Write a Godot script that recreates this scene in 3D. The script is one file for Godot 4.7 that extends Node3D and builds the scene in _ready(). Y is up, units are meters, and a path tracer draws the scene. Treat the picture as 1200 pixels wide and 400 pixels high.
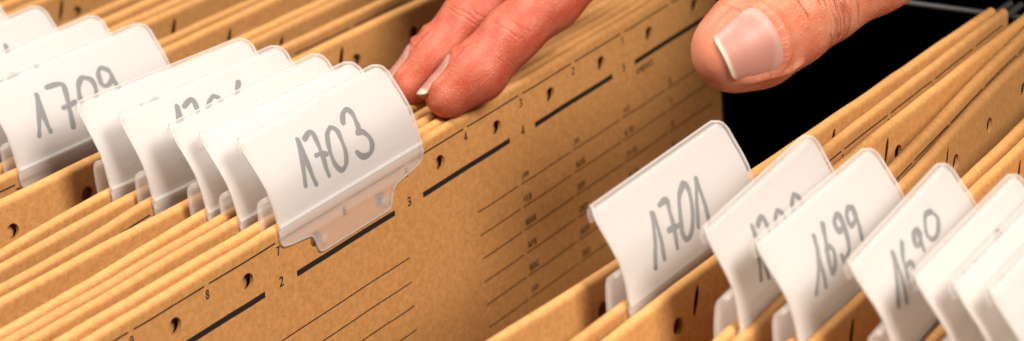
extends Node3D
# Hanging kraft files in a frame, spread by a hand. All measures below are millimetres (MM turns them into metres).
const MM := 0.001
var rng := RandomNumberGenerator.new()
var M := {}
var used := {}

func _ready() -> void:
	rng.seed = 7
	make_camera()
	make_light()
	make_materials()
	make_setting()
	make_folders()
	make_hand()

# ------------------------------------------------------------------ camera and light
func make_camera() -> void:
	var cam := Camera3D.new()
	cam.name = "camera"
	var bx := Vector3(0.56251, -0.08017, 0.82289)
	var by := Vector3(0.36235, 0.91852, -0.1582)
	var bz := Vector3(-0.74316, 0.38717, 0.54572)
	cam.transform = Transform3D(Basis(bx, by, bz).orthonormalized(), Vector3(-0.43153, 0.27685, 0.38677))
	add_child(cam)
	var at := CameraAttributesPhysical.new()
	at.frustum_focal_length = 176.94
	at.frustum_focus_distance = 0.638
	at.frustum_near = 0.02
	at.frustum_far = 30.0
	at.exposure_aperture = 29.0
	cam.attributes = at
	cam.current = true

func make_light() -> void:
	var we := WorldEnvironment.new()
	we.name = "world_environment"
	var e := Environment.new()
	e.background_mode = Environment.BG_COLOR
	e.background_color = Color(0, 0, 0)
	e.tonemap_mode = Environment.TONE_MAPPER_LINEAR
	e.tonemap_exposure = 1.0
	e.sdfgi_enabled = true
	e.ssao_enabled = true
	e.ssil_enabled = true
	we.environment = e
	add_child(we)
	area("key_softbox", Vector3(-0.15, 0.56, 0.62), Vector3(0.04, 0.02, 0.03), Vector2(0.24, 0.24), 1.0, Color(1.0, 0.972, 0.945))
	area("top_softbox", Vector3(-0.20, 0.78, -0.14), Vector3(0.03, 0.02, 0.02), Vector2(0.26, 0.26), 1.14, Color(1.0, 0.995, 0.99))

func area(called: String, at: Vector3, aim: Vector3, size: Vector2, energy: float, tint: Color) -> void:
	var l := AreaLight3D.new()
	l.name = called
	l.area_size = size
	l.light_energy = energy
	l.light_color = tint
	l.shadow_enabled = true
	add_child(l)
	l.look_at_from_position(at, aim, Vector3(0, 0, 1) if absf((aim - at).normalized().y) > 0.99 else Vector3.UP)

# ------------------------------------------------------------------ materials
func lin(r: float, g: float, b: float, a := 1.0) -> Color:
	var c := Color(r, g, b).linear_to_srgb()
	c.a = a
	return c

func mat(c: Color, rough: float, spec := 0.5) -> StandardMaterial3D:
	var m := StandardMaterial3D.new()
	m.albedo_color = c
	m.roughness = rough
	m.metallic_specular = spec
	return m

func kraft_images() -> Array:
	var n := 1024
	var a := FastNoiseLite.new()
	a.seed = 3
	a.noise_type = FastNoiseLite.TYPE_SIMPLEX_SMOOTH
	a.frequency = 0.016
	a.fractal_octaves = 5
	a.fractal_gain = 0.78
	var ia := a.get_seamless_image(n, n)
	var b := FastNoiseLite.new()
	b.seed = 11
	b.noise_type = FastNoiseLite.TYPE_SIMPLEX
	b.frequency = 0.006
	b.fractal_octaves = 3
	var ib := b.get_seamless_image(n, n)
	var da := ia.get_data()
	var db := ib.get_data()
	var h := PackedFloat32Array()
	h.resize(n * n)
	for i in n * n:
		h[i] = (da[i] / 255.0 - 0.5) * 0.50 + (db[i] / 255.0 - 0.5) * 0.10
	var r := RandomNumberGenerator.new()
	r.seed = 21
	for k in 5200:
		var x := r.randf() * n
		var y := r.randf() * n
		var t := r.randf() * TAU
		var bend := r.randfn(0.0, 0.02)
		var steps := r.randi_range(8, 46)
		var w := r.randfn(0.0, 0.13)
		for s in steps:
			var q := (posmod(int(y), n)) * n + posmod(int(x), n)
			h[q] += w
			var q2 := (posmod(int(y), n)) * n + posmod(int(x) + 1, n)
			h[q2] += w * 0.6
			x += cos(t)
			y += sin(t)
			t += bend
	var col := PackedByteArray()
	col.resize(n * n * 3)
	var bump := PackedByteArray()
	bump.resize(n * n)
	for i in n * n:
		var v := clampf(h[i], -0.6, 0.6)
		var g := clampf(0.91 + v * 0.36, 0.0, 1.0)
		col[i * 3] = int(255.0 * clampf(g * 1.0 + 0.02, 0.0, 1.0))
		col[i * 3 + 1] = int(255.0 * clampf(g - 0.03 + v * 0.06, 0.0, 1.0))
		col[i * 3 + 2] = int(255.0 * clampf(g - 0.06 + v * 0.12, 0.0, 1.0))
		bump[i] = int(clampf(128.0 + v * 150.0, 0.0, 255.0))
	return [Image.create_from_data(n, n, false, Image.FORMAT_RGB8, col), Image.create_from_data(n, n, false, Image.FORMAT_L8, bump)]

func make_materials() -> void:
	var ki := kraft_images()
	ki[0].generate_mipmaps()
	var kc := ImageTexture.create_from_image(ki[0])
	var kb := ImageTexture.create_from_image(ki[1])
	M.kraft = []
	for i in 4:
		var m := mat(lin(0.625, 0.338, 0.116) * [1.0, 0.97, 1.02, 0.95][i], 0.6, 0.45)
		m.albedo_color.a = 1.0
		m.albedo_texture = kc
		m.heightmap_enabled = true
		m.heightmap_texture = kb
		m.heightmap_scale = 0.006
		m.uv1_triplanar = true
		m.uv1_world_triplanar = true
		m.uv1_scale = Vector3(25, 25, 25)
		m.uv1_offset = Vector3(0.23 * i, 0.37 * i, 0.11 * i)
		M.kraft.append(m)
	M.ink = mat(lin(0.018, 0.014, 0.012), 0.55, 0.4)
	var p := mat(lin(0.84, 0.815, 0.785, 0.22), 0.26, 0.5)
	p.transparency = BaseMaterial3D.TRANSPARENCY_ALPHA
	p.backlight_enabled = true
	p.backlight = Color(0.9, 0.88, 0.84)
	M.plastic = p
	var edge := mat(lin(0.66, 0.61, 0.56, 0.45), 0.3, 0.5)  # darker tint paints in the refraction seen along the tab edges
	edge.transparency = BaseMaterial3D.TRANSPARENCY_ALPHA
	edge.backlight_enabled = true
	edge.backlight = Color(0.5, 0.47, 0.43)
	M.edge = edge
	var foot := mat(lin(0.90, 0.88, 0.85, 0.40), 0.28, 0.5)
	foot.transparency = BaseMaterial3D.TRANSPARENCY_ALPHA
	foot.backlight_enabled = true
	foot.backlight = Color(1.0, 0.98, 0.95)
	M.foot = foot
	M.steel = mat(lin(0.10, 0.097, 0.093), 0.42)
	M.steel.metallic = 0.6
	M.floor = mat(lin(0.22, 0.22, 0.215), 0.6, 0.4)
	M.frame = mat(lin(0.05, 0.05, 0.05), 0.45)
	var nl := mat(lin(0.80, 0.52, 0.44), 0.46, 0.4)
	nl.vertex_color_use_as_albedo = true
	nl.albedo_color = Color.WHITE
	nl.subsurf_scatter_enabled = true
	nl.subsurf_scatter_strength = 0.1
	M.nail = nl

# ------------------------------------------------------------------ mesh helpers
func v3(x: float, y: float, z: float) -> Vector3:
	return Vector3(x, y, z)

func add_grid(st: SurfaceTool, rows: Array, flip := false, uv: Array = [], cols: Array = []) -> void:
	# rows: Array of PackedVector3Array in mm; smooth normals
	var nr := rows.size()
	var nc: int = rows[0].size()
	var nrm := []
	for r in nr:
		var line := PackedVector3Array()
		line.resize(nc)
		for c in nc:
			var du: Vector3 = rows[r][mini(c + 1, nc - 1)] - rows[r][maxi(c - 1, 0)]
			var dv: Vector3 = rows[mini(r + 1, nr - 1)][c] - rows[maxi(r - 1, 0)][c]
			var n := du.cross(dv).normalized()
			line[c] = -n if flip else n
		nrm.append(line)
	for r in nr - 1:
		for c in nc - 1:
			var q := [[r, c], [r, c + 1], [r + 1, c + 1], [r, c], [r + 1, c + 1], [r + 1, c]]
			if not flip:
				q = [[r, c], [r + 1, c + 1], [r, c + 1], [r, c], [r + 1, c], [r + 1, c + 1]]
			for k in q:
				st.set_normal(nrm[k[0]][k[1]])
				if uv.size():
					st.set_uv(uv[k[0]][k[1]])
				if cols.size():
					st.set_color(cols[k[0]][k[1]])
				st.add_vertex(rows[k[0]][k[1]] * MM)

func tri(st: SurfaceTool, a: Vector3, b: Vector3, c: Vector3, toward: Vector3) -> void:
	# flat triangle (mm) whose front looks along "toward"
	var n := (c - a).cross(b - a).normalized()
	if n.dot(toward) < 0:
		var t := b
		b = c
		c = t
		n = -n
	for p in [a, b, c]:
		st.set_normal(n)
		st.add_vertex(p * MM)

func start() -> SurfaceTool:
	var st := SurfaceTool.new()
	st.begin(Mesh.PRIMITIVE_TRIANGLES)
	return st

func put(called: String, st: SurfaceTool, m: Material, parent: Node, offset := Vector3.ZERO) -> MeshInstance3D:
	return put_mesh(called, st.commit(), m, parent, offset)

func put_mesh(called: String, mesh: Mesh, m: Material, parent: Node, offset := Vector3.ZERO) -> MeshInstance3D:
	var o := MeshInstance3D.new()
	o.name = called
	o.mesh = mesh
	if m:
		o.material_override = m
	o.position = offset
	parent.add_child(o, true)
	return o

func numbered(called: String) -> String:
	var n: int = used.get(called, 0)
	used[called] = n + 1
	return called if n == 0 else "%s_%03d" % [called, n]

func thing(called: String, label: String, category: String, at: Vector3, group := "") -> Node3D:
	var o := Node3D.new()
	o.name = numbered(called)
	o.position = at * MM
	o.set_meta("label", label)
	o.set_meta("category", category)
	if group != "":
		o.set_meta("group", group)
	add_child(o)
	return o

func tube(st: SurfaceTool, pts: Array, rad: float, sides := 12) -> void:
	var rows := []
	for i in pts.size():
		var d: Vector3 = (pts[mini(i + 1, pts.size() - 1)] - pts[maxi(i - 1, 0)]).normalized()
		var a := d.cross(Vector3.UP if absf(d.y) < 0.9 else Vector3.RIGHT).normalized()
		var b := d.cross(a)
		var line := PackedVector3Array()
		for k in sides + 1:
			var t := TAU * k / sides
			line.append(pts[i] + (a * cos(t) + b * sin(t)) * rad)
		rows.append(line)
	var first := PackedVector3Array()
	var last := PackedVector3Array()
	for k in sides + 1:
		first.append(pts[0])
		last.append(pts[-1])
	rows.push_front(first)
	rows.push_back(last)
	add_grid(st, rows, true)

# ------------------------------------------------------------------ setting: dark drawer floor, hanging frame
func make_setting() -> void:
	var b := BoxMesh.new()
	b.size = Vector3(0.42, 0.01, 0.60)
	var o := put_mesh("drawer_floor", b, M.floor, self, Vector3(0.045, -0.233, 0.0))
	o.set_meta("kind", "structure")
	var t := thing("file_rack", "thin dark metal rack whose rails carry the hanging files", "rack", Vector3(45, -228, 0))
	var off := -t.position
	for x in [-122.0, 214.0]:
		var st := start()
		tube(st, [v3(x, 21.6, -262), v3(x, 21.6, 268)], 0.9)
		put("rail", st, M.steel, t, off)
		for z in [-260.0, 266.0]:
			st = start()
			tube(st, [v3(x, 19.9, z), v3(x, -228, z)], 2.2)
			put("post", st, M.frame, t, off)

# ------------------------------------------------------------------ kraft panels
func path_z(path: Array, x: float) -> float:
	var n := path.size()
	if x <= path[0].x:
		return path[0].y + (x - path[0].x) * (path[1].y - path[0].y) / (path[1].x - path[0].x)
	for i in n - 1:
		if x <= path[i + 1].x:
			var t: float = (x - path[i].x) / (path[i + 1].x - path[i].x)
			var p0: float = path[maxi(i - 1, 0)].y
			var p3: float = path[mini(i + 2, n - 1)].y
			# cubic with tangents from neighbours
			var h: float = path[i + 1].x - path[i].x
			var m1: float = (path[i + 1].y - p0) / (path[i + 1].x - path[maxi(i - 1, 0)].x) * h
			var m2: float = (p3 - path[i].y) / (path[mini(i + 2, n - 1)].x - path[i].x) * h
			var t2 := t * t
			var t3 := t2 * t
			return (2 * t3 - 3 * t2 + 1) * path[i].y + (t3 - 2 * t2 + t) * m1 + (-2 * t3 + 3 * t2) * path[i + 1].y + (t3 - t2) * m2
	return path[n - 1].y + (x - path[n - 1].x) * (path[n - 1].y - path[n - 2].y) / (path[n - 1].x - path[n - 2].x)

func bent(s: Dictionary, x: float, y: float, zl: float) -> Vector3:
	var w: float = s.wob.get_noise_2d(x * 1.0, s.key) * s.wave
	var w2: float = s.wob.get_noise_2d(x * 3.0 + 500.0, s.key)
	return Vector3(x, y + w2 * 0.25, path_z(s.path, x) + zl + w + s.lean * (26.0 - y))

func make_panel(called: String, s: Dictionary, parent: Node3D) -> MeshInstance3D:
	var x0 := -114.0
	var x1: float = s.end
	var y0 := -214.0
	var cells := []   # [xa, xb, kind, centre]
	for h in s.holes:
		cells.append([h - 3.4, h + 3.4, "hole", h])
	for h in s.slits:
		cells.append([h - 2.6, h + 2.6, "slit", h])
	cells.sort_custom(func(a, b): return a[0] < b[0])
	var xs := [x0]
	var kinds := []
	for c in cells:
		fill_to(xs, kinds, c[0])
		xs.append(c[1])
		kinds.append(c)
	fill_to(xs, kinds, x1)
	var st := start()
	var lows := [y0, -150.0, -90.0, -50.0, -20.0, 0.0, 13.2]
	var rows := []
	for y in lows:
		var line := PackedVector3Array()
		for x in xs:
			line.append(bent(s, x, y, 0.0))
		rows.append(line)
	add_grid(st, rows, true)
	# row with the punched holes and slits
	var ya := 13.2
	var yb := 24.4
	for i in kinds.size():
		if kinds[i] == null:
			var a := PackedVector3Array([bent(s, xs[i], ya, 0), bent(s, xs[i + 1], ya, 0)])
			var b := PackedVector3Array([bent(s, xs[i], yb, 0), bent(s, xs[i + 1], yb, 0)])
			add_grid(st, [a, b], true)
		else:
			var k: Array = kinds[i]
			var n := 24
			var cy := 17.6 if k[2] == "hole" else 20.4
			var rx := 2.15 if k[2] == "hole" else 0.95
			var ry := 2.15 if k[2] == "hole" else 3.5
			var tilt := 0.0 if k[2] == "hole" else 0.36
			var ring_in := []
			var ring_out := []
			var ring_deep := []
			for j in n:
				var t := TAU * (j + 0.5) / n
				var d := Vector2(cos(t), sin(t))
				var dx := rx * d.x + tilt * ry * d.y
				ring_in.append(bent(s, k[3] + dx, cy + ry * d.y, 0))
				ring_deep.append(bent(s, k[3] + dx, cy + ry * d.y, -1.0 if k[2] == "hole" else -0.15))
				var hx: float = (k[1] - k[0]) * 0.5
				var up := yb - cy
				var dn := cy - ya
				var r := 1e9
				if absf(d.x) > 1e-6:
					r = minf(r, hx / absf(d.x))
				if d.y > 1e-6:
					r = minf(r, up / d.y)
				elif d.y < -1e-6:
					r = minf(r, -dn / d.y)
				ring_out.append(Vector2(k[3] + d.x * r, cy + d.y * r))
			var corners := [Vector2(k[1], yb), Vector2(k[0], yb), Vector2(k[0], ya), Vector2(k[1], ya)]
			for j in n:
				var j2 := (j + 1) % n
				var oa: Vector2 = ring_out[j]
				var ob: Vector2 = ring_out[j2]
				var pa := bent(s, oa.x, oa.y, 0)
				var pb := bent(s, ob.x, ob.y, 0)
				tri(st, ring_in[j], pa, pb, Vector3(0, 0, 1))
				tri(st, ring_in[j], pb, ring_in[j2], Vector3(0, 0, 1))
				if absf(oa.x - ob.x) > 1e-4 and absf(oa.y - ob.y) > 1e-4:
					for cnr in corners:
						if (absf(cnr.x - oa.x) < 1e-4 or absf(cnr.x - ob.x) < 1e-4) and (absf(cnr.y - oa.y) < 1e-4 or absf(cnr.y - ob.y) < 1e-4):
							tri(st, pa, bent(s, cnr.x, cnr.y, 0), pb, Vector3(0, 0, 1))
				var c3 := bent(s, k[3], cy, 0)
				tri(st, ring_in[j], ring_in[j2], ring_deep[j2], c3 - ring_in[j])
				tri(st, ring_in[j], ring_deep[j2], ring_deep[j], c3 - ring_in[j])
	# rolled top edge over the rod, then the turned-in flap and the inner face
	var prof := [Vector2(24.4, 0.0)]
	var rr: float = s.get("roll", 1.5)
	for k in 9:
		var t := PI * k / 8.0
		prof.append(Vector2(25.0 + sin(t) * rr * 1.05, -rr + cos(t) * rr))
	var roll_n := prof.size()
	prof.append_array([Vector2(14.0, -2.0 * rr), Vector2(8.0, -2.0 * rr), Vector2(7.6, -0.7), Vector2(-60.0, -0.7), Vector2(y0, -0.7)])
	rows = []
	for q in prof:
		var line := PackedVector3Array()
		for x in xs:
			line.append(bent(s, x, q.x, q.y))
		rows.append(line)
	add_grid(st, rows.slice(0, roll_n), true)
	add_grid(st, rows.slice(roll_n), true)
	# the slits go through the flap as well
	for i in kinds.size():
		if kinds[i] == null or kinds[i][2] == "hole":
			add_grid(st, [rows[roll_n - 1].slice(i, i + 2), rows[roll_n].slice(i, i + 2)], true)
	# the two ends
	for e in [[x0, -1.0], [x1, 1.0]]:
		var top := []
		for q in prof:
			if q.x >= 7.9:
				top.append(bent(s, e[0], q.x, q.y))
		var hub := bent(s, e[0], 20.0, -rr)
		top.append(bent(s, e[0], 8.0, 0.0))
		for k in top.size():
			tri(st, hub, top[k], top[(k + 1) % top.size()], Vector3(e[1], 0, 0))
		var a := bent(s, e[0], 8.0, 0.0)
		var b := bent(s, e[0], 8.0, -0.7)
		var c := bent(s, e[0], y0, 0.0)
		var d := bent(s, e[0], y0, -0.7)
		tri(st, a, b, c, Vector3(e[1], 0, 0))
		tri(st, b, d, c, Vector3(e[1], 0, 0))
	return put(called, st, s.mat, parent, -parent.position)

func fill_to(xs: Array, kinds: Array, x: float) -> void:
	var a: float = xs[-1]
	var n := maxi(1, int(ceil((x - a) / 7.0)))
	for i in n:
		xs.append(a + (x - a) * (i + 1.0) / n)
		kinds.append(null)

# ------------------------------------------------------------------ the form printed on every front panel
var print_tris := PackedVector2Array()

func print_bar(xa: float, xb: float, y: float, th: float) -> void:
	var n := maxi(1, int(ceil((xb - xa) / 7.0)))
	for i in n:
		var a := xa + (xb - xa) * i / n
		var b := xa + (xb - xa) * (i + 1.0) / n
		print_tris.append_array(PackedVector2Array([Vector2(a, y - th / 2), Vector2(a, y + th / 2), Vector2(b, y + th / 2), Vector2(a, y - th / 2), Vector2(b, y + th / 2), Vector2(b, y - th / 2)]))

func print_text(word: String, x: float, y: float, cap: float, squeeze := 0.85, slant := 0.0) -> void:
	# x: left edge, y: baseline, cap: capital height (mm)
	var f := SystemFont.new()
	f.font_names = PackedStringArray(["Droid Sans"])
	f.font_weight = 700
	var t := TextMesh.new()
	t.font = f
	t.font_size = 48
	t.pixel_size = 0.01
	t.depth = 0.0
	t.text = word
	t.horizontal_alignment = HORIZONTAL_ALIGNMENT_LEFT
	t.vertical_alignment = VERTICAL_ALIGNMENT_BOTTOM
	var arr := t.get_mesh_arrays()
	var vs: PackedVector3Array = arr[Mesh.ARRAY_VERTEX]
	var ix: PackedInt32Array = arr[Mesh.ARRAY_INDEX]
	if vs.is_empty():
		return
	var lo := Vector2(1e9, 1e9)
	var hi := Vector2(-1e9, -1e9)
	for p in vs:
		lo = lo.min(Vector2(p.x, p.y))
		hi = hi.max(Vector2(p.x, p.y))
	var k := cap / (hi.y - lo.y)
	if word.contains("-"):
		k = cap / (48 * 0.01 * 0.72)
	for i in ix:
		var q := Vector2((vs[i].x - lo.x) * k * squeeze, (vs[i].y - lo.y) * k)
		print_tris.append(Vector2(x + q.x + q.y * slant, y + q.y))

func make_print() -> void:
	# top line with gaps at the numbers
	for k in range(-4, 8):
		print_bar(-5.8 + 27.0 * k + 0.9, -5.8 + 27.0 * (k + 1) - 0.9, 22.9, 0.45)
	for n in range(1, 12):
		var x := -5.8 + 27.0 * (7 - n)
		print_text(str(n), x - 0.8, 19.2, 2.5, 0.8)
	for k in range(-2, 4):
		print_bar(54.0 * k, minf(54.0 * k + 41.3, 206.0), 11.55, 1.6)
		print_text(str(k + 2) if k > -2 else "0", 54.0 * k - 6.9, 10.8, 2.7, 0.85)
	print_text("SPRINTZ", 162.5, 7.2, 2.0, 0.9)
	for r in 6:
		var y := -3.35 - 7.16 * r
		print_bar(-62.0, 45.4, y, 0.36)
		var stops := [77.7, 98.2, 125.2, 152.2, 178.5, 206.0]
		for i in 5:
			print_bar(stops[i] + (0.7 if i else 0.0), stops[i + 1] - 0.7, y, 0.36)
		print_text(["JAN", "FEB", "MAR", "APR", "MAI", "JUN"][r], 99.6, y + 0.9, 2.15, 0.85)
		print_text(["JUL", "AUG", "SEP", "OKT", "NOV", "DEZ"][r], 126.8, y + 0.9, 2.15, 0.85)
		print_text(["1-5", "6-10", "11-15", "16-20", "21-25", "26-31"][r], 154.0, y + 0.9, 2.1, 0.85)
		print_text(["6", "7", "8", "9", "0", "1"][r], 180.4, y + 0.9, 2.2, 0.85)

func put_print(s: Dictionary, parent: Node3D) -> void:
	var st := start()
	for i in range(0, print_tris.size(), 3):
		var a := print_tris[i]
		var b := print_tris[i + 1]
		var c := print_tris[i + 2]
		if maxf(a.x, maxf(b.x, c.x)) > s.end - 0.5:
			continue
		tri(st, bent(s, a.x, a.y, 0.06), bent(s, b.x, b.y, 0.06), bent(s, c.x, c.y, 0.06), Vector3(0, 0, 1))
	put("printed_form", st, M.ink, parent, Vector3.ZERO)

# ------------------------------------------------------------------ index tabs
var tab_mesh: ArrayMesh
var card_mesh: ArrayMesh
var peg_mesh: ArrayMesh
var edge_line_mesh: ArrayMesh
var base_mesh: ArrayMesh
var leg_mesh: ArrayMesh
const TAB_PROF := [Vector2(24.0, 0.45), Vector2(26.5, 0.5), Vector2(29.0, 0.25), Vector2(32.5, -0.4), Vector2(35.5, -1.3), Vector2(38.0, -2.4), Vector2(40.6, -3.8), Vector2(44.5, -6.3), Vector2(47.0, -7.8), Vector2(48.6, -8.75), Vector2(49.4, -9.25)]

func sheet(st: SurfaceTool, rows: Array, thick: float) -> void:
	# rows of [y, z, x_left, x_right]: a bent plate of even thickness with a closed rim
	var front := []
	var back := []
	var n := 16
	for i in rows.size():
		var a: Array = rows[maxi(i - 1, 0)]
		var b: Array = rows[mini(i + 1, rows.size() - 1)]
		var t := Vector2(b[0] - a[0], b[1] - a[1]).normalized()
		var nrm := Vector3(0, -t.y, t.x)
		var lf := PackedVector3Array()
		var lb := PackedVector3Array()
		for k in n + 1:
			var x: float = lerpf(rows[i][2], rows[i][3], float(k) / n)
			var p := Vector3(x, rows[i][0], rows[i][1])
			lf.append(p)
			lb.append(p - nrm * thick)
		front.append(lf)
		back.append(lb)
	add_grid(st, front, true)
	add_grid(st, back, false)
	var rl := []
	var rr := []
	for i in rows.size():
		rl.append(PackedVector3Array([front[i][0], back[i][0]]))
		rr.append(PackedVector3Array([front[i][n], back[i][n]]))
	add_grid(st, rl, false)
	add_grid(st, rr, true)
	add_grid(st, [front[0], back[0]], false)
	add_grid(st, [front[-1], back[-1]], true)

func low(y: float) -> float:
	return y if y < 35.0 else 35.0 + (y - 35.0) * 0.9

func make_tab_meshes() -> void:
	var rows := []
	# lip with its flared shoulders
	for q in [[13.7, 16.2, 43.3], [13.9, 15.2, 44.3], [14.4, 14.5, 45.0], [15.2, 14.2, 45.3], [17.6, 13.4, 46.2], [18.8, 12.8, 47.0], [19.5, 12.0, 48.2], [20.0, 10.0, 50.5], [20.6, 4.0, 55.0], [21.2, 1.2, 57.8], [22.0, 0.4, 59.3], [23.0, 0.1, 59.9]]:
		rows.append([q[0], 0.75 if q[0] < 20.0 else 0.9, q[1], q[2]])
	rows.append([23.8, 1.3, 0.0, 60.0])
	rows.append([24.6, 1.45, 0.0, 60.0])
	rows.append([25.2, 1.1, 0.0, 60.0])
	rows.append([26.0, 1.05, 0.0, 60.0])
	rows.append([26.6, 1.35, 0.0, 60.0])
	rows.append([27.2, 1.2, 0.0, 60.0])
	rows.append([28.0, 0.75, 0.0, 60.0])
	var rc := 3.8
	for q in TAB_PROF:
		if q.x < 29.0:
			continue
		var dx := 0.0
		var left: float = 49.9 - q.x
		if left < rc * 0.87:
			var u: float = (rc - left / 0.87) / rc
			dx = rc * (1.0 - sqrt(maxf(0.0, 1.0 - u * u)))
		rows.append([low(q.x), q.y + 0.3, dx * 0.5, 60.0 - dx])
	# the fold over the top and the short return behind
	rows.append([low(49.7), -9.7, 1.6, 57.0])
	rows.append([low(49.6), -10.3, 1.6, 57.0])
	rows.append([low(49.0), -10.9, 1.2, 57.4])
	rows.append([low(47.6), -10.7, 0.7, 58.2])
	rows.append([low(45.8), -9.7, 0.4, 59.0])
	var st := start()
	# the clip below (lip and base) is thicker and milkier than the window
	var cut := 0
	while rows[cut][0] < 27.0:
		cut += 1
	sheet(st, rows.slice(cut - 1), 0.6)
	tab_mesh = st.commit()
	st = start()
	sheet(st, rows.slice(0, cut), 0.9)
	base_mesh = st.commit()
	# added bead that draws the dark refraction line along the plastic edge
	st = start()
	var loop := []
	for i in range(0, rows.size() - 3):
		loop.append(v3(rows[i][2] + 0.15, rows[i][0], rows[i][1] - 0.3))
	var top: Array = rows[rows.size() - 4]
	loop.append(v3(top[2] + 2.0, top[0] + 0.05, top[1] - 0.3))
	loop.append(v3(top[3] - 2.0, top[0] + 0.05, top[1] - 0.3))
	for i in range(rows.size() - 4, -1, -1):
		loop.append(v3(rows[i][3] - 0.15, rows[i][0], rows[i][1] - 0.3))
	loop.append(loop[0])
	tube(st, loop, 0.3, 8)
	edge_line_mesh = st.commit()
	# the bridge and the leg behind the rod
	st = start()
	var leg := []
	for q in [[33.0, -2.6], [32.8, -3.8], [31.9, -4.7], [30.6, -5.0], [27.0, -5.0], [22.0, -4.7], [18.0, -4.4]]:
		leg.append([q[0], q[1], 0.0, 60.0])
	sheet(st, leg, -0.7)
	leg_mesh = st.commit()
	# number card just behind the window
	st = start()
	var cr := []
	var uv := []
	var s := 0.0
	for i in TAB_PROF.size():
		var q: Vector2 = TAB_PROF[i]
		if i:
			s += (q - TAB_PROF[i - 1]).length()
		var dx := 2.6 if q.x > 49.0 else (1.4 if q.x > 48.0 else (0.7 if q.x > 46.0 else 0.6))
		var t: Vector2 = (TAB_PROF[mini(i + 1, TAB_PROF.size() - 1)] - TAB_PROF[maxi(i - 1, 0)]).normalized()
		var line := PackedVector3Array()
		var ul := PackedVector2Array()
		for k in 13:
			var x := lerpf(dx, 60.0 - dx, k / 12.0)
			var p := Vector3(x, maxf(24.9, low(q.x)), q.y + 0.3) - Vector3(0, -t.y, t.x) * (0.85 if q.x > 30.0 else 0.4)
			line.append(p)
			ul.append(Vector2(x / 60.0, 1.0 - (s - 4.0) / 25.0))
		cr.append(line)
		uv.append(ul)
	add_grid(st, cr, true, uv)
	card_mesh = st.commit()
	st = start()
	var pr := []
	for q in [[0.0, 0.55], [0.8, 0.5], [1.25, 0.3], [1.5, 0.0], [1.5, -0.2]]:
		var line := PackedVector3Array()
		for k in 17:
			var t := TAU * k / 16
			line.append(Vector3(cos(t) * q[0], sin(t) * q[0], q[1]))
		pr.append(line)
	add_grid(st, pr, false)
	peg_mesh = st.commit()

func card_material(strokes: Array, wide: float) -> StandardMaterial3D:
	var w := 600
	var h := 250
	var ink := PackedFloat32Array()
	ink.resize(w * h)
	var r := RandomNumberGenerator.new()
	r.seed = strokes.size() * 31 + int(wide * 100)
	for s in strokes:
		var pts := PackedVector2Array()
		for i in range(0, s.size(), 2):
			pts.append(Vector2(s[i] * 10.0, (25.0 - (s[i + 1] - 4.0)) * 10.0))
		# smooth the stroke
		var fine := PackedVector2Array()
		for i in pts.size() - 1:
			var p0 := pts[maxi(i - 1, 0)]
			var p3 := pts[mini(i + 2, pts.size() - 1)]
			for k in 8:
				fine.append(pts[i].cubic_interpolate(pts[i + 1], p0, p3, k / 8.0))
		fine.append(pts[-1])
		var base := wide * 10.0 * r.randf_range(0.92, 1.08)
		for i in fine.size() - 1:
			var rad := base * 0.5 * (1.0 + 0.16 * sin(i * 0.37 + pts.size()))
			var a := fine[i]
			var b := fine[i + 1]
			for y in range(maxi(0, int(minf(a.y, b.y) - rad - 2)), mini(h, int(maxf(a.y, b.y) + rad + 3))):
				for x in range(maxi(0, int(minf(a.x, b.x) - rad - 2)), mini(w, int(maxf(a.x, b.x) + rad + 3))):
					var p := Vector2(x, y)
					var d := p.distance_to(Geometry2D.get_closest_point_to_segment(p, a, b)) - rad
					ink[y * w + x] = maxf(ink[y * w + x], clampf(0.5 - d / 2.0, 0.0, 1.0))
	var data := PackedByteArray()
	data.resize(w * h * 3)
	for i in w * h:
		var k := ink[i] * (0.93 + 0.07 * sin(i * 0.013))
		data[i * 3] = int(lerpf(226.0, 8.0, k))
		data[i * 3 + 1] = int(lerpf(223.0, 8.0, k))
		data[i * 3 + 2] = int(lerpf(222.0, 12.0, k))
	var m := mat(Color.WHITE, 0.75, 0.3)
	m.albedo_texture = ImageTexture.create_from_image(Image.create_from_data(w, h, false, Image.FORMAT_RGB8, data))
	m.backlight_enabled = true
	m.backlight = Color(1.0, 0.97, 0.92)
	return m

const ONE := [[18.7, 21.0, 17.2, 17.3, 15.2, 13.0, 13.8, 8.8], [18.8, 20.6, 17.7, 15.7, 17.2, 11.3, 17.5, 7.7]]
const SEVEN := [[20.9, 20.1, 23.6, 21.1, 24.4, 20.3, 24.0, 17.3, 23.5, 14.4, 22.9, 10.6, 22.9, 7.9], [21.4, 14.5, 23.5, 14.3, 24.9, 13.4]]
const NOUGHT := [[30.8, 19.4, 28.5, 18.0, 26.7, 14.4, 26.2, 10.4, 27.7, 7.5, 30.0, 8.1, 31.4, 10.7, 32.0, 14.7, 32.3, 17.7, 31.1, 19.4]]
const THREE := [[35.9, 18.8, 37.5, 20.8, 39.6, 21.5, 40.6, 19.9, 40.2, 17.3, 39.8, 15.3, 38.5, 14.2, 40.5, 13.7, 41.9, 11.3, 41.9, 9.0, 40.0, 7.4, 37.1, 7.7, 35.6, 9.5]]
const NINE := [[40.2, 18.0, 38.4, 19.5, 36.6, 18.3, 36.0, 15.3, 37.8, 14.2, 40.2, 15.8, 40.3, 18.1], [40.4, 16.9, 40.5, 13.2, 41.3, 11.4, 40.9, 9.3]]
const EIGHT := [[40.4, 18.6, 38.0, 19.4, 36.8, 17.4, 39.0, 14.8, 40.6, 11.6, 38.8, 8.6, 36.2, 9.6, 36.9, 13.0, 39.8, 15.6, 40.6, 18.2]]
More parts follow.
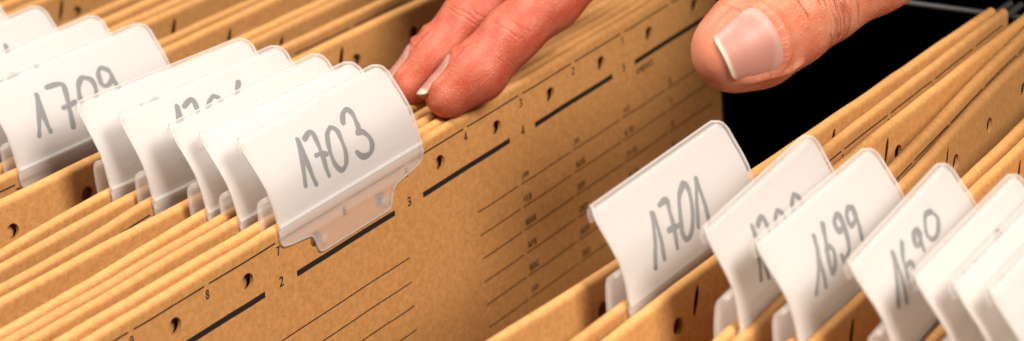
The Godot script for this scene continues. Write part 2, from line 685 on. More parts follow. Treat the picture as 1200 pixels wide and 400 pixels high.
const SIX := [[40.0, 20.0, 37.4, 16.4, 36.2, 11.6, 37.6, 8.8, 40.2, 9.4, 40.4, 12.2, 38.4, 13.4, 36.6, 12.0]]
const FIVE := [[41.0, 19.6, 37.6, 19.4, 37.2, 14.8, 39.6, 14.4, 41.0, 11.6, 39.6, 8.4, 36.6, 9.2]]
const FOUR := [[37.6, 20.0, 36.2, 14.0, 41.2, 13.6], [40.2, 17.2, 39.6, 8.4]]

func strokes_of(number: String) -> Array:
	match number:
		"1709":
			return [[15.2, 20.8, 13.5, 16.7, 11.5, 12.4, 10.1, 9.1], [15.3, 20.4, 14.2, 16.0, 13.8, 11.5, 14.1, 9.0], [19.3, 21.4, 22.2, 21.2, 24.4, 20.3, 23.9, 17.6, 22.6, 13.0, 21.7, 7.7], [21.0, 13.8, 23.0, 13.8, 25.2, 14.0], [32.0, 19.6, 31.1, 19.9, 28.9, 18.3, 27.4, 14.9, 27.2, 12.4, 28.9, 10.7, 32.1, 12.2, 33.6, 15.9, 33.4, 18.4, 31.7, 19.8], [40.3, 18.8, 38.5, 20.4, 36.7, 19.1, 36.0, 15.8, 37.7, 14.7, 40.1, 16.3, 40.4, 18.9], [40.4, 17.5, 40.4, 13.6, 41.0, 11.6, 40.7, 9.4]]
		"1701":
			return [[19.1, 18.7, 16.5, 13.8, 13.1, 6.7], [19.5, 18.5, 18.3, 13.0, 17.3, 7.2], [23.0, 19.2, 26.2, 19.3, 25.3, 16.6, 24.3, 12.4, 23.3, 7.3], [22.1, 12.4, 26.3, 11.9], [34.7, 20.1, 30.3, 17.3, 26.9, 10.6, 27.8, 7.5, 30.9, 8.9, 34.1, 14.8, 35.5, 18.9, 34.6, 20.2], [40.0, 19.2, 35.9, 13.9, 33.6, 8.5], [39.7, 19.0, 38.7, 13.4, 38.3, 7.9]]
		"1699":
			return [[21.3, 20.7, 19.5, 17.3, 16.4, 13.5, 12.2, 9.1], [21.2, 20.5, 18.3, 14.8, 16.9, 9.0], [26.5, 21.3, 24.2, 18.0, 21.7, 13.9, 20.9, 10.3, 22.9, 11.1, 24.8, 14.3, 24.2, 16.1, 22.4, 15.8], [34.1, 19.6, 33.3, 20.7, 30.9, 19.9, 30.2, 17.5, 32.6, 17.5, 33.9, 20.0], [34.1, 19.6, 32.5, 15.6, 30.6, 11.9, 27.7, 10.4, 26.9, 12.1], [40.0, 19.1, 38.5, 20.2, 36.2, 18.9, 35.6, 16.4, 38.2, 16.8, 39.9, 19.6], [39.9, 18.7, 38.5, 15.0, 37.3, 11.8]]
		"1698":
			return [[18.7, 22.4, 14.9, 18.3, 9.1, 12.6], [18.7, 22.0, 16.5, 17.5, 13.1, 11.5], [24.3, 22.4, 20.8, 19.5, 18.6, 15.9, 17.8, 12.7, 21.9, 15.2, 22.8, 17.5, 19.7, 17.7], [32.9, 20.6, 32.6, 21.7, 30.5, 21.6, 28.3, 19.4, 31.0, 19.0, 32.5, 21.4, 30.1, 17.1], [42.2, 22.1, 38.8, 22.5, 35.1, 19.3, 35.7, 17.3, 39.0, 17.3, 42.8, 19.8, 41.9, 22.2]]
	var out := []
	var lib := {"0": [NOUGHT, 29.4], "1": [ONE, 16.5], "2": [THREE, 39.0], "3": [THREE, 39.0], "4": [FOUR, 38.6], "5": [FIVE, 39.0], "6": [SIX, 38.3], "7": [SEVEN, 23.0], "8": [EIGHT, 38.6], "9": [NINE, 38.6]}
	var spots := [16.5, 23.0, 29.4, 38.8]
	for i in 4:
		var g: Array = lib[number[i]]
		for s in g[0]:
			var q := []
			for k in range(0, s.size(), 2):
				q.append(s[k] - g[1] + spots[i])
				q.append(s[k + 1] + (3.0 if number == "1706" else 0.0))
			out.append(q)
	return out

func put_tab(number: String, s: Dictionary, parent: Node3D, dy := 0.0) -> void:
	var a := bent(s, -5.5, 24.0, 0.0)
	var b := bent(s, 54.5, 24.0, 0.0)
	var o := put_mesh("index_tab", tab_mesh, M.plastic, parent)
	var pitch: float = {"1700": 0.12, "1701": 0.06, "1704": -0.03, "1706": 0.03, "1699": 0.02}.get(number, 0.0)
	var yaw := atan2(-(b.z - a.z), b.x - a.x)
	o.transform = Transform3D(Basis(Vector3.UP, yaw) * Basis(Vector3.RIGHT, pitch), (Vector3(-5.5, dy + 22.0, a.z + 0.05) - Vector3(0, 22.0, 0).rotated(Vector3.RIGHT, pitch)) * MM - parent.position)
	o.set_meta("label", "milky plastic tab with number card %s" % number)
	put_mesh("number_card", card_mesh, card_material(strokes_of(number), 1.45), o)
	put_mesh("clip_base", base_mesh, M.foot, o)
	put_mesh("rim", edge_line_mesh, M.edge, o)
	put_mesh("clip_leg", leg_mesh, M.foot, o)
	for x in [17.0, 42.6]:
		put_mesh("peg", peg_mesh, M.plastic, o, Vector3(x, 16.6, 0.75) * MM)

# ------------------------------------------------------------------ folders
func make_folders() -> void:
	make_print()
	make_tab_meshes()
	var wob := FastNoiseLite.new()
	wob.seed = 5
	wob.frequency = 0.012
	var L := func(a: Array) -> Array:
		var out := []
		for i in range(0, a.size(), 2):
			out.append(Vector2(a[i], a[i + 1]))
		return out
	# number, front path, back path (x, z pairs), end of the paper
	var files := [
		["1703", [-115, 0, 25, 0, 120, 0, 211, 0], [-115, -6.3, -50, -5.8, 25, -4.6, 75, -3.9, 150, -3.5, 211, -3.4], 211.0],
		["1704", [-115, -13.5, -50, -12.4, 0, -12.6, 75, -7.8, 150, -7.0, 211, -6.8], [-115, -18.5, -50, -16.8, 0, -17.0, 75, -12.2, 150, -10.3, 211, -10.2], 211.0],
		["1705", [-115, -22.5, -50, -21.8, 0, -23.6, 50, -21.2, 85, -16.4, 150, -13.8, 211, -13.6], [-115, -35.5, -50, -34.0, -20, -33.0, 40, -28.0, 113, -21.0, 160, -17.5, 211, -17.2], 211.0],
		["1706", [-115, -41.0, -40, -40.2, 0, -41.6, 50, -36.2, 113, -25.0, 160, -21.0, 211, -20.6], [-115, -50.0, -50, -49.0, 0, -48.3, 50, -41.0, 113, -30.0, 160, -25.0, 211, -24.0], 211.0],
		["1708", [-115, -55.5, -60, -54.4, 0, -56.0, 50, -47.8, 113, -36.0, 160, -30.0, 211, -28.0], [-115, -83.0, -10, -77.5, 87, -72.3, 134, -69.9, 211, -62.0], 211.0],
		["1709", [-115, -93.0, -5, -90.3, 50, -85.3, 100, -82.6, 211, -76.0], [-115, -99.0, 0, -97.0, 114, -94.4, 211, -88.0], 211.0],
		["1710", [-115, -108.0, -5, -106.6, 50, -103.2, 120, -99.6, 211, -94.0], [-115, -118.0, 0, -117.0, 125, -115.2, 211, -112.0], 211.0],
		["1711", [-115, -128.0, -5, -127.6, 50, -125.6, 85, -122.4, 211, -118.0], [-115, -140.0, 0, -139.0, 105, -138.4, 211, -134.0], 211.0],
		["1712", [-115, -147.0, 0, -146.0, 111, -144.0, 211, -141.0], [-115, -156.0, 0, -155.0, 112, -152.6, 211, -150.0], 211.0],
		["1713", [-115, -165.0, 0, -164.0, 110, -161.0, 211, -158.0], [-115, -189.0, 0, -188.5, 112, -187.0, 211, -184.0], 211.0],
		["1714", [-115, -199.0, 0, -198.0, 112, -196.0, 211, -194.0], [-115, -208.0, 0, -207.0, 112, -205.0, 211, -203.0], 211.0],
		["1701", [-115, 101.6, -5, 102.4, 91, 101.6, 208, 100.6], [-115, 80.0, -33, 85.5, 14, 89.2, 69, 92.0, 125, 94.0, 205, 97.0], 207.0],
		["1700", [-115, 135, -5, 130.6, 89, 122.4, 128, 118.6, 208, 111.5], [-115, 108, 27, 109, 80, 109.5, 138, 109, 208, 108], 208.0],
		["1699", [-115, 147, -5, 145.8, 91, 142.4, 135, 140.5, 208, 135], [-115, 140, -11, 134.8, 78, 129.6, 150, 122.6, 208, 118.5], 208.0],
		["1698", [-115, 173, -5, 169.2, 97, 159, 208, 150], [-115, 151.5, 0, 149.6, 86, 146.6, 123, 145.6, 208, 140], 208.0],
		["1697", [-115, 186, -5, 184, 48, 181, 208, 171], [-115, 178, 0, 173.0, 50, 169.0, 97, 164, 208, 156], 208.0],
		["1696", [-115, 195, -5, 193, 50, 190.2, 208, 181], [-115, 189.6, -5, 187.4, 50, 184.4, 208, 175], 208.0],
		["1695", [-115, 204, -5, 201, 50, 198, 208, 190], [-115, 199, -5, 196.6, 50, 193.6, 208, 186], 208.0],
	]
	var holes := []
	for k in range(-3, 8):
		holes.append(8.7 + 27.0 * k)
	var back_holes := [-75.0, -48.0, -21.4, 5.6, 32.5, 59.5, 89.5, 117.5, 144.0, 171.0]
	var idx := 0
	for fl in files:
		var nm: String = fl[0]
		var fp: Array = L.call(fl[1])
		var bp: Array = L.call(fl[2])
		var extra := ""
		var t := thing("hanging_folder", label_of(nm), "file folder", Vector3(48, -214, path_z(fp, 48)), "kraft hanging files in the frame")
		var fz := path_z(fp, 48)
		var bz := path_z(bp, 48)
		# both panels meet in the fold at the foot
		var foot := (fz + bz) * 0.5
		var wave := 0.0 if nm == "1703" else 0.5
		var sf := {"path": fp, "end": fl[3], "holes": holes, "slits": [], "lean": 0.0 if nm == "1703" else (foot + 1.0 - fz) / 240.0, "mat": M.kraft[idx % 4], "wob": wob, "key": idx * 37.0, "wave": wave}
		var sb := {"path": bp, "end": fl[3] - 0.6, "holes": back_holes, "slits": [-82.0, 14.0, 111.0], "lean": (foot - 1.0 - bz) / 240.0, "mat": M.kraft[(idx + 2) % 4], "wob": wob, "key": idx * 37.0 + 19.0, "wave": wave}
		make_panel("back_panel", sb, t)
		var p := make_panel("front_panel", sf, t)
		put_print(sf, p)
		for s in [sb, sf]:
			var st := start()
			var pts := []
			for k in 16:
				var x := lerpf(-126.0, 219.0, k / 15.0)
				var q := bent(s, clampf(x, -114.0, 208.0), 24.2, -1.5)
				pts.append(Vector3(x, 23.6, q.z + (0.0 if x < 208.0 else (x - 208.0) * 0.02)))
			tube(st, pts, 1.05, 10)
			put("hanger_rod", st, M.steel, t, -t.position)
		put_tab(nm, sf, t, {"1704": -0.5, "1708": 0.6}.get(nm, 0.0))
		idx += 1

func label_of(nm: String) -> String:
	match nm:
		"1703": return "front kraft folder of its block, tab handwritten 1703, printed month form facing out"
		"1709": return "kraft folder whose white tab reads 1709 in grey handwriting"
		"1701": return "kraft folder with white tab 1701 standing nearest the dark gap"
		"1700": return "kraft folder with half hidden tab 1700 between 1701 and 1699"
		"1699": return "kraft folder with white tab reading 1699 in grey pen"
		"1698": return "kraft folder with blurred tab 1698 just in front of 1699"
		"1697": return "kraft folder whose pale tab stands directly in front of tab 1698"
		"1696": return "kraft folder with milky tab, second in front of tab 1698"
		"1695": return "kraft folder with blank looking tab, third in front of tab 1698"
		"1704": return "kraft folder with white tab directly behind tab 1703"
		"1705": return "kraft folder with white tab second behind tab 1703"
		"1706": return "kraft folder with white tab third behind tab 1703"
		"1708": return "kraft folder with milky tab directly in front of tab 1709"
		"1710": return "kraft folder whose tab peeks out right behind the fully readable 1709"
		"1711": return "last kraft folder with a tab in sight, two behind the 1709"
		"1712": return "plain kraft folder third behind the one with tab 1709"
		"1713": return "plain kraft folder fourth behind the one with tab 1709"
	return "rearmost plain kraft folder behind all the tabs"

# ------------------------------------------------------------------ the hand
# each chain: points from the tip to the root with radii; all joined in one field
var chains := []
var palm := []
var nail_beds := []

func make_hand() -> void:
	var thumb_d := Vector3(-0.3102, 0.52884, 0.79)
	var index_d := Vector3(-0.08, 0.66, -0.745)
	var T0 := v3(58.5, 64.0, 94.6)
	var T1 := v3(88.3, 68.9, 104.2)
	var T2 := v3(123.6, 73.3, 114.3)
	var T3 := v3(176.0, 88.0, 95.0)
	var te := (T0 - T1).normalized()
	thumb_d = (thumb_d - te * thumb_d.dot(te)).normalized()
	thumb_d = (thumb_d - te.cross(thumb_d) * 0.12).normalized()
	var I0 := v3(74.6, 33.7, -3.1)
	var I1 := v3(90.2, 46.1, 7.6)
	var I2 := v3(113.6, 60.7, 18.1)
	var I3 := v3(165.5, 81.6, 19.0)
	var ie := (I0 - I1).normalized()
	index_d = (index_d - ie * index_d.dot(ie)).normalized()
	var D0 := v3(81.6, 31.5, -21.3)
	var D1 := v3(97.9, 46.0, -11.2)
	var D2 := v3(121.6, 63.5, -0.5)
	var D3 := v3(176.0, 83.9, 4.2)
	var de := (D0 - D1).normalized()
	var middle_d := (index_d - de * index_d.dot(de)).normalized()
	var R3 := v3(190, 85.1, -8.8)
	var L3 := v3(208.4, 85.9, -20.9)
	var W := v3(256.4, 120.1, 42.2)
	chains = [
		{"pts": [T0 - te * 2.2 - thumb_d * 0.8, T0 - te * 9.0 - thumb_d * 0.9, T0 - te * 20.0 - thumb_d * 0.4, T1, T1.lerp(T2, 0.5), T2, T3], "r": [10.4, 12.0, 11.4, 10.4, 10.2, 12.2, 17.0], "e": te, "d": thumb_d, "v0": 0.0},
		{"pts": [I0 + ie * 1.0 - index_d * 0.3, I0.lerp(I1, 0.38) - index_d * 1.0, I1, I1.lerp(I2, 0.5) - index_d * 0.5, I2, I2.lerp(I3, 0.5), I3], "r": [6.7, 8.1, 7.6, 8.3, 8.6, 9.6, 12.0], "e": ie, "d": index_d, "v0": 0.5},
		{"pts": [D0 + de * 1.0 - middle_d * 0.3, D0.lerp(D1, 0.38) - middle_d * 1.0, D1, D1.lerp(D2, 0.5) - middle_d * 0.5, D2, D2.lerp(D3, 0.5), D3], "r": [6.8, 8.2, 7.8, 8.5, 8.8, 9.8, 12.0], "e": de, "d": middle_d, "v0": 0.5},
		{"pts": [v3(119.7, 62.9, -22.7), v3(134.4, 67.2, -16.9), v3(153.3, 72.6, -5.9), R3], "r": [6.8, 7.8, 8.8, 11.0], "e": v3(-0.9, -0.26, -0.35), "d": v3(-0.2, 0.75, -0.6), "v0": 0.5},
		{"pts": [v3(148.0, 71.0, -34.0), v3(161.0, 74.5, -30.0), v3(178.0, 79.0, -24.0), L3], "r": [6.0, 6.8, 7.6, 10.0], "e": v3(-0.9, -0.26, -0.35), "d": v3(-0.2, 0.75, -0.6), "v0": 0.5},
	]
	palm = [
		[I3, W.lerp(I3, 0.15), 12.0, 16.0], [D3, W, 12.5, 17.0], [R3, W, 12.0, 17.0], [L3, W.lerp(L3, 0.12), 11.0, 15.0],
		[T3, W.lerp(T3, 0.1), 16.0, 17.0], [T3, I3.lerp(W, 0.35), 14.0, 13.0], [W, v3(296, 136, 49), 22.0, 24.0],
	]
	var t := thing("hand", "bare hand reaching in from above, fingers on the files, thumb over the gap", "hand", Vector3(90, 30, 10))
	for q in [[0, T0 - te * 8.2, 0.88, 14.6], [1, I0 - ie * 7.5, 0.92, 15.0], [2, D0 - de * 7.5, 0.92, 14.5]]:
		nail_beds.append({"root": q[1], "e": chains[q[0]].e, "d": chains[q[0]].d, "spread": q[2], "length": q[3]})
	var skin := build_skin()
	put_mesh("skin", skin, skin_material(), t, -t.position)
	make_nail(t, chains[0], T0 - te * 8.2, 0.88, 14.6, 0.8)
	make_nail(t, chains[1], I0 - ie * 7.5, 0.92, 15.0, 1.8)
	make_nail(t, chains[2], D0 - de * 7.5, 0.92, 14.5, 1.8)

func seg(p: Vector3, a: Vector3, b: Vector3, ra: float, rb: float) -> float:
	var ab := b - a
	var t := clampf((p - a).dot(ab) / ab.length_squared(), 0.0, 1.0)
	return (p - a - ab * t).length() - lerpf(ra, rb, t)

func build_skin() -> ArrayMesh:
	var h := 1.05
	var B := 5
	var lo := Vector3(1e9, 1e9, 1e9)
	var hi := -lo
	for c in chains:
		for i in c.pts.size():
			lo = lo.min(c.pts[i] - Vector3.ONE * (c.r[i] + 4))
			hi = hi.max(c.pts[i] + Vector3.ONE * (c.r[i] + 4))
	for b in palm:
		for k in 2:
			lo = lo.min(b[k] - Vector3.ONE * (b[2 + k] + 6))
			hi = hi.max(b[k] + Vector3.ONE * (b[2 + k] + 6))
	# all bones as flat lists: palm bones first, then finger by finger
	var sa := PackedVector3Array()
	var sv := PackedVector3Array()
	var si := PackedFloat32Array()
	var sr := PackedFloat32Array()
	var sd := PackedFloat32Array()
	var sg := PackedInt32Array()
	var bones := []
	for b in palm:
		bones.append([b[0], b[1], b[2], b[3], 0])
	for c in chains.size():
		for i in chains[c].pts.size() - 1:
			bones.append([chains[c].pts[i], chains[c].pts[i + 1], chains[c].r[i], chains[c].r[i + 1], c + 1])
	var nb := Vector3i(((hi - lo) / (h * B)).ceil())
	var half := h * B * 0.5 * sqrt(3.0)
	var verts := PackedVector3Array()
	var cell_of := {}
	var edges := PackedInt32Array()
	var n1 := B + 1
	var val := PackedFloat32Array()
	val.resize(n1 * n1 * n1)
	for bz in nb.z:
		for by in nb.y:
			for bx in nb.x:
				var o := lo + Vector3(bx, by, bz) * (h * B)
				var ctr := o + Vector3.ONE * (h * B * 0.5)
				var near := 1e9
				sa.clear()
				sv.clear()
				si.clear()
				sr.clear()
				sd.clear()
				sg.clear()
				for b in bones:
					var bd := seg(ctr, b[0], b[1], b[2], b[3])
					if bd < half + 9.0:
						near = minf(near, bd)
						sa.append(b[0])
						sv.append(b[1] - b[0])
						si.append(1.0 / (b[1] - b[0]).length_squared())
						sr.append(b[2])
						sd.append(b[3] - b[2])
						sg.append(b[4])
				if near > half + 3.5 or near < -half - 3.5:
					continue
				var ns := sa.size()
				var any_neg := false
				var any_pos := false
				for k in n1:
					for j in n1:
						for i in n1:
							var p := o + Vector3(i, j, k) * h
							var d := 1e9
							var pd := 1e9
							var cd := 1e9
							var cur := 0
							for s in ns:
								if sg[s] != cur:
									if cur == 0:
										pd = cd
										d = cd
									else:
										var hh := maxf(8.0 - absf(cd - pd), 0.0)
										d = minf(d, minf(cd, pd) - hh * hh * 0.03125)
									cur = sg[s]
									cd = 1e9
								var pa := p - sa[s]
								var t := clampf(pa.dot(sv[s]) * si[s], 0.0, 1.0)
								var x := (pa - sv[s] * t).length() - sr[s] - sd[s] * t
								var kk := 10.0 if cur == 0 else 3.0
								var h2 := maxf(kk - absf(cd - x), 0.0)
								cd = minf(cd, x) - h2 * h2 * 0.25 / kk
							if cur == 0:
								d = cd
							else:
								var h3 := maxf(8.0 - absf(cd - pd), 0.0)
								d = minf(d, minf(cd, pd) - h3 * h3 * 0.03125)
							val[(k * n1 + j) * n1 + i] = d
							if d < 0.0:
								any_neg = true
							else:
								any_pos = true
				if not (any_neg and any_pos):
					continue
				for k in B:
					for j in B:
						for i in B:
							var at := (k * n1 + j) * n1 + i
							var gi := bx * B + i
							var gj := by * B + j
							var gk := bz * B + k
							var key := (gk * 2048 + gj) * 2048 + gi
							var v0 := val[at]
							# edges from this grid point
							if (v0 < 0.0) != (val[at + 1] < 0.0):
								edges.append_array(PackedInt32Array([gi, gj, gk, 0, 1 if v0 < 0.0 else 0]))
							if (v0 < 0.0) != (val[at + n1] < 0.0):
								edges.append_array(PackedInt32Array([gi, gj, gk, 1, 1 if v0 < 0.0 else 0]))
							if (v0 < 0.0) != (val[at + n1 * n1] < 0.0):
								edges.append_array(PackedInt32Array([gi, gj, gk, 2, 1 if v0 < 0.0 else 0]))
							# vertex of this cell
							var sum := Vector3.ZERO
							var cnt := 0
							for e in 12:
								var q: Array = CELL_EDGES[e]
								var a: int = at + q[0] + q[1] * n1 + q[2] * n1 * n1
								var b: int = at + q[3] + q[4] * n1 + q[5] * n1 * n1
								var va := val[a]
								var vb := val[b]
								if (va < 0.0) != (vb < 0.0):
									var t := va / (va - vb)
									sum += Vector3(q[0], q[1], q[2]).lerp(Vector3(q[3], q[4], q[5]), t)
									cnt += 1
							if cnt:
								cell_of[key] = verts.size()
								verts.append(o + (Vector3(i, j, k) + sum / cnt) * h)
	var idx := PackedInt32Array()
	for e in range(0, edges.size(), 5):
		var g := Vector3i(edges[e], edges[e + 1], edges[e + 2])
		var ax := edges[e + 3]
		var u := Vector3i(0, 1, 0) if ax == 0 else (Vector3i(0, 0, 1) if ax == 1 else Vector3i(1, 0, 0))
		var w := Vector3i(0, 0, 1) if ax == 0 else (Vector3i(1, 0, 0) if ax == 1 else Vector3i(0, 1, 0))
		var q := []
		for c in [g - u - w, g - w, g, g - u]:
			var key: int = (c.z * 2048 + c.y) * 2048 + c.x
			if cell_of.has(key):
				q.append(cell_of[key])
		if q.size() < 4:
			continue
		if edges[e + 4] == 1:
			idx.append_array(PackedInt32Array([q[0], q[2], q[1], q[0], q[3], q[2]]))
		else:
			idx.append_array(PackedInt32Array([q[0], q[1], q[2], q[0], q[2], q[3]]))
	# the folds of skin round each nail
	for i in verts.size():
		for nl in nail_beds:
			var rel: Vector3 = verts[i] - nl.root
			var along := rel.dot(nl.e)
			if along < -6.0 or along > nl.length or rel.length() > 26.0:
				continue
			var out: Vector3 = rel - nl.e * along
			var up := out.dot(nl.d)
			if up <= 0.0:
				continue
			var a: float = absf(atan2(out.dot(nl.e.cross(nl.d)), up)) / nl.spread
			var begin: float = (0.14 * a * a + 0.12 * pow(minf(a, 1.0), 6.0)) * nl.length
			var dist: float = maxf((a - 1.0) * nl.spread * out.length(), (begin - along) if a < 1.05 else -9.0)
			var fade := 1.0 - smoothstep(nl.length - 5.0, nl.length - 1.5, along)
			verts[i] += out.normalized() * fade * (0.75 * exp(-pow((dist - 0.9) / 1.1, 2.0)) - 0.25 * (1.0 - smoothstep(-1.4, -0.2, dist)))
	# uv along and round each finger, seam on the side away from the light table
	var uv := PackedVector2Array()
	uv.resize(verts.size())
	var look := Vector3(-0.74316, 0.38717, 0.54572)
	for i in verts.size():
		uv[i] = skin_uv(verts[i], look)
	var nrm := PackedVector3Array()
	nrm.resize(verts.size())
	for i in range(0, idx.size(), 3):
		var a := verts[idx[i]]
		var n := (verts[idx[i + 2]] - a).cross(verts[idx[i + 1]] - a)
		for k in 3:
			nrm[idx[i + k]] += n
	for i in nrm.size():
		nrm[i] = nrm[i].normalized()
		verts[i] *= MM
	var arr := []
	arr.resize(Mesh.ARRAY_MAX)
	arr[Mesh.ARRAY_VERTEX] = verts
	arr[Mesh.ARRAY_NORMAL] = nrm
	arr[Mesh.ARRAY_TEX_UV] = uv
	arr[Mesh.ARRAY_INDEX] = idx
	var am := ArrayMesh.new()
	am.add_surface_from_arrays(Mesh.PRIMITIVE_TRIANGLES, arr)
	return am

const CELL_EDGES := [[0, 0, 0, 1, 0, 0], [0, 1, 0, 1, 1, 0], [0, 0, 1, 1, 0, 1], [0, 1, 1, 1, 1, 1], [0, 0, 0, 0, 1, 0], [1, 0, 0, 1, 1, 0], [0, 0, 1, 0, 1, 1], [1, 0, 1, 1, 1, 1], [0, 0, 0, 0, 0, 1], [1, 0, 0, 1, 0, 1], [0, 1, 0, 0, 1, 1], [1, 1, 0, 1, 1, 1]]

func skin_uv(p: Vector3, look: Vector3) -> Vector2:
	var best := 1e9
	var out := Vector2(0.5, 0.25)
	for c in chains:
		var run := 0.0
		for i in c.pts.size() - 1:
			var a: Vector3 = c.pts[i]
			var b: Vector3 = c.pts[i + 1]
			var ab := b - a
			var t := (p - a).dot(ab) / ab.length_squared()
			var tc := clampf(t, 0.0, 1.0)
			var d: float = (p - a - ab * tc).length() - lerpf(c.r[i], c.r[i + 1], tc)
			if d < best:
				best = d
				var e: Vector3 = c.e
				var zero: Vector3 = (look - e * look.dot(e)).normalized()
				var side := e.cross(zero)
				var rel := p - a - ab * (t if i == 0 and t < 0.0 else tc)
				var al := run + ab.length() * (t if (i == 0 and t < 0.0) else tc)
				out = Vector2(0.5 + atan2(rel.dot(side), rel.dot(zero)) / TAU, clampf(c.v0 + 0.04 + (al + 14.0) / 160.0 * 0.9, c.v0 + 0.005, c.v0 + 0.495))
			run += ab.length()
	return out

func skin_material() -> StandardMaterial3D:
	var w := 768
	var h := 1536
	var n1 := FastNoiseLite.new()
	n1.seed = 2
	n1.noise_type = FastNoiseLite.TYPE_CELLULAR
	n1.cellular_return_type = FastNoiseLite.RETURN_DISTANCE2_SUB
	n1.frequency = 0.11
	var a := n1.get_image(w, h).get_data()
	var n2 := FastNoiseLite.new()
	n2.seed = 9
	n2.frequency = 0.012
	n2.fractal_octaves = 4
	var b := n2.get_image(w, h).get_data()
	var hgt := PackedFloat32Array()
	hgt.resize(w * h)
	for i in w * h:
		# the very tip, where the map runs together, stays even
		var vv := fmod(float(i / w) / h, 0.5)
		var calm := smoothstep(0.055, 0.115, vv)
		hgt[i] = 0.62 + calm * ((a[i] / 255.0 - 0.5) * 0.17 + (b[i] / 255.0 - 0.5) * 0.05)
	var r := RandomNumberGenerator.new()
	r.seed = 4
	# joint creases: [v centre, v spread, count, depth, u range]
	var rowspan := 0.9 / 160.0 * h   # pixels per mm along a finger
	for crease in [[0.0, 24.5, 7.0, 44, 0.8, 0.34], [0.0, 28.0, 16.0, 110, 0.10, 0.42], [0.5, 25.0, 3.0, 8, 0.24, 0.34], [0.5, 18.0, 16.0, 110, 0.07, 0.40], [0.5, 40.0, 14.0, 50, 0.08, 0.4]]:
		for k in int(crease[3]):
			var vmm: float = maxf(13.0 + r.randf() * 3.0, crease[1] + r.randfn(0.0, 0.55) * crease[2])
			var u0: float = 0.5 + r.randf_range(-1.0, 1.0) * crease[5] * 0.7
			var len := r.randf_range(0.05, 0.22)
			var slope := r.randfn(0.0, 0.10)
			var curve := r.randfn(0.0, 0.8)
			var dep: float = crease[4] * r.randf_range(0.4, 1.0)
			var wid := r.randf_range(1.2, 2.6) if crease[4] > 0.1 else r.randf_range(0.8, 1.5)
			var y0: float = (crease[0] + 0.04) * h + (vmm + 14.0) * rowspan
			for x in range(int((u0 - len * 0.5) * w), int((u0 + len * 0.5) * w)):
				var s := (float(x) / w - u0) / (len * 0.5)
				var y := y0 + s * slope * len * w * 0.5 + curve * s * s * 6.0 + sin(x * 0.09 + k) * 0.8
				var fade := 1.0 - s * s
				for j in range(int(y - wid * 2.5), int(y + wid * 2.5) + 1):
					if x >= 0 and x < w and j >= 0 and j < h:
						var q := (j - y) / wid
						hgt[j * w + x] -= dep * fade * exp(-q * q)
	var col := PackedByteArray()
	col.resize(w * h * 3)
	var bump := PackedByteArray()
	bump.resize(w * h)
	for y in h:
		var hot := y > h / 2
		for x in w:
			var i := y * w + x
			var calm := smoothstep(0.055, 0.115, fmod(float(y) / h, 0.5))
			var m := (b[i] / 255.0 - 0.5) * calm
			var f := (a[i] / 255.0 - 0.5) * 0.10 * calm
			var k := m * 0.8
			if hot:
				col[i * 3] = int(255.0 * clampf(0.71 + k * 0.05 + f, 0.0, 1.0))
				col[i * 3 + 1] = int(255.0 * clampf(0.365 + k * 0.18 + f, 0.0, 1.0))
				col[i * 3 + 2] = int(255.0 * clampf(0.27 + k * 0.17 + f, 0.0, 1.0))
			else:
				col[i * 3] = int(255.0 * clampf(0.76 + k * 0.07 + f, 0.0, 1.0))
				col[i * 3 + 1] = int(255.0 * clampf(0.465 + k * 0.22 + f, 0.0, 1.0))
				col[i * 3 + 2] = int(255.0 * clampf(0.355 + k * 0.22 + f, 0.0, 1.0))
			bump[i] = int(clampf(hgt[i] * 255.0, 0.0, 255.0))
	var s := mat(Color.WHITE, 0.55, 0.4)
	s.albedo_texture = ImageTexture.create_from_image(Image.create_from_data(w, h, false, Image.FORMAT_RGB8, col))
	s.heightmap_enabled = true
	s.heightmap_texture = ImageTexture.create_from_image(Image.create_from_data(w, h, false, Image.FORMAT_L8, bump))
	s.heightmap_scale = 0.10
	s.subsurf_scatter_enabled = true
	s.subsurf_scatter_strength = 0.15
	return s

func skin_radius(c: Dictionary, o: Vector3, dir: Vector3) -> float:
	# distance from an axis point out to the skin, by marching inwards
	var r := 24.0
	for k in 40:
		var d := 1e9
		for i in c.pts.size() - 1:
			var x := seg(o + dir * r, c.pts[i], c.pts[i + 1], c.r[i], c.r[i + 1])
			var h := maxf(3.0 - absf(d - x), 0.0)
			d = minf(d, x) - h * h / 12.0
		r -= d
		if absf(d) < 0.01:
			break
	return r

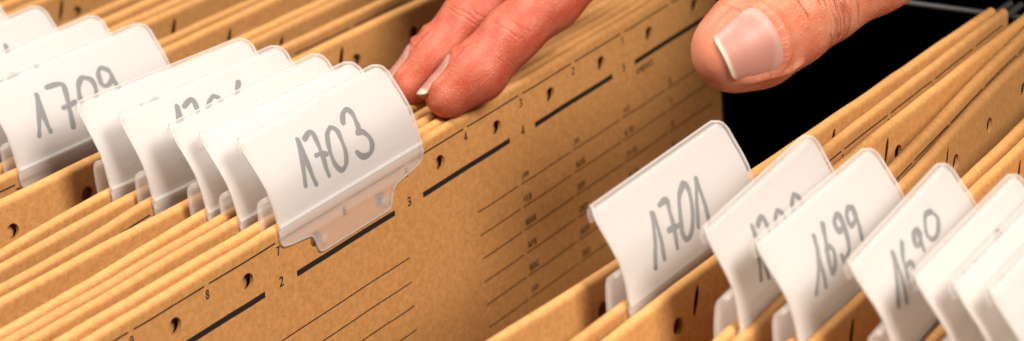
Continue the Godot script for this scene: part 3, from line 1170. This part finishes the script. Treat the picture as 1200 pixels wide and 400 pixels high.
func make_nail(parent: Node3D, c: Dictionary, root: Vector3, spread: float, length: float, free: float) -> void:
	# root: axis point under the nail's root; c.e: towards the tip; c.d: out of the nail
	var e: Vector3 = c.e
	var d: Vector3 = c.d
	var side := e.cross(d)
	var rows := []
	var under := []
	var cols := []
	var n := 20
	var hold := length - free - 3.0
	for i in 29:
		var b := i / 28.0
		var line := PackedVector3Array()
		var low := PackedVector3Array()
		var cl := PackedColorArray()
		for k in n + 1:
			var a := k * 2.0 / n - 1.0
			# rounded root and gently rounded free edge
			var start_b := 0.14 * a * a + 0.12 * pow(absf(a), 6.0)
			var end_b := 1.0 - 0.05 * a * a - 0.07 * pow(absf(a), 8.0)
			var along := lerpf(start_b, end_b, b) * length
			var phi := a * spread
			var out := d * cos(phi) + side * sin(phi)
			var rr := skin_radius(c, root + e * minf(along, hold), out)
			if along > hold:
				var slope := (skin_radius(c, root + e * hold, out) - skin_radius(c, root + e * (hold - 3.0), out)) / 3.0
				var far := along - hold
				rr += slope * far - far * far * 0.012
			rr += 0.26 - 0.4 * pow(absf(a), 6.0) - 0.6 * exp(-along * along / 1.2)
			var p := root + e * along + out * rr
			line.append(p)
			low.append(p - out * 0.5)
			var white := smoothstep(length - free - 0.4, length - free + 0.4, along + 0.8 * a * a)
			var moon := 1.0 - smoothstep(2.4, 3.6, along - a * a * 3.0 + 0.4)
			cl.append(Color(0.42, 0.175, 0.13).lerp(Color(0.48, 0.26, 0.21), moon * 0.7).lerp(Color(0.54, 0.42, 0.30), white))
		rows.append(line)
		under.append(low)
		cols.append(cl)
	var st := start()
	add_grid(st, rows, true, [], cols)
	add_grid(st, under, false, [], cols)
	add_grid(st, [rows[-1], under[-1]], true, [], [cols[-1], cols[-1]])
	var ea := []
	var eb := []
	var ca := []
	for i in rows.size():
		ea.append(PackedVector3Array([rows[i][0], under[i][0]]))
		eb.append(PackedVector3Array([rows[i][n], under[i][n]]))
		ca.append(PackedColorArray([cols[i][0], cols[i][0]]))
	add_grid(st, ea, false, [], ca)
	add_grid(st, eb, true, [], ca)
	put("nail", st, M.nail, parent, -parent.position)
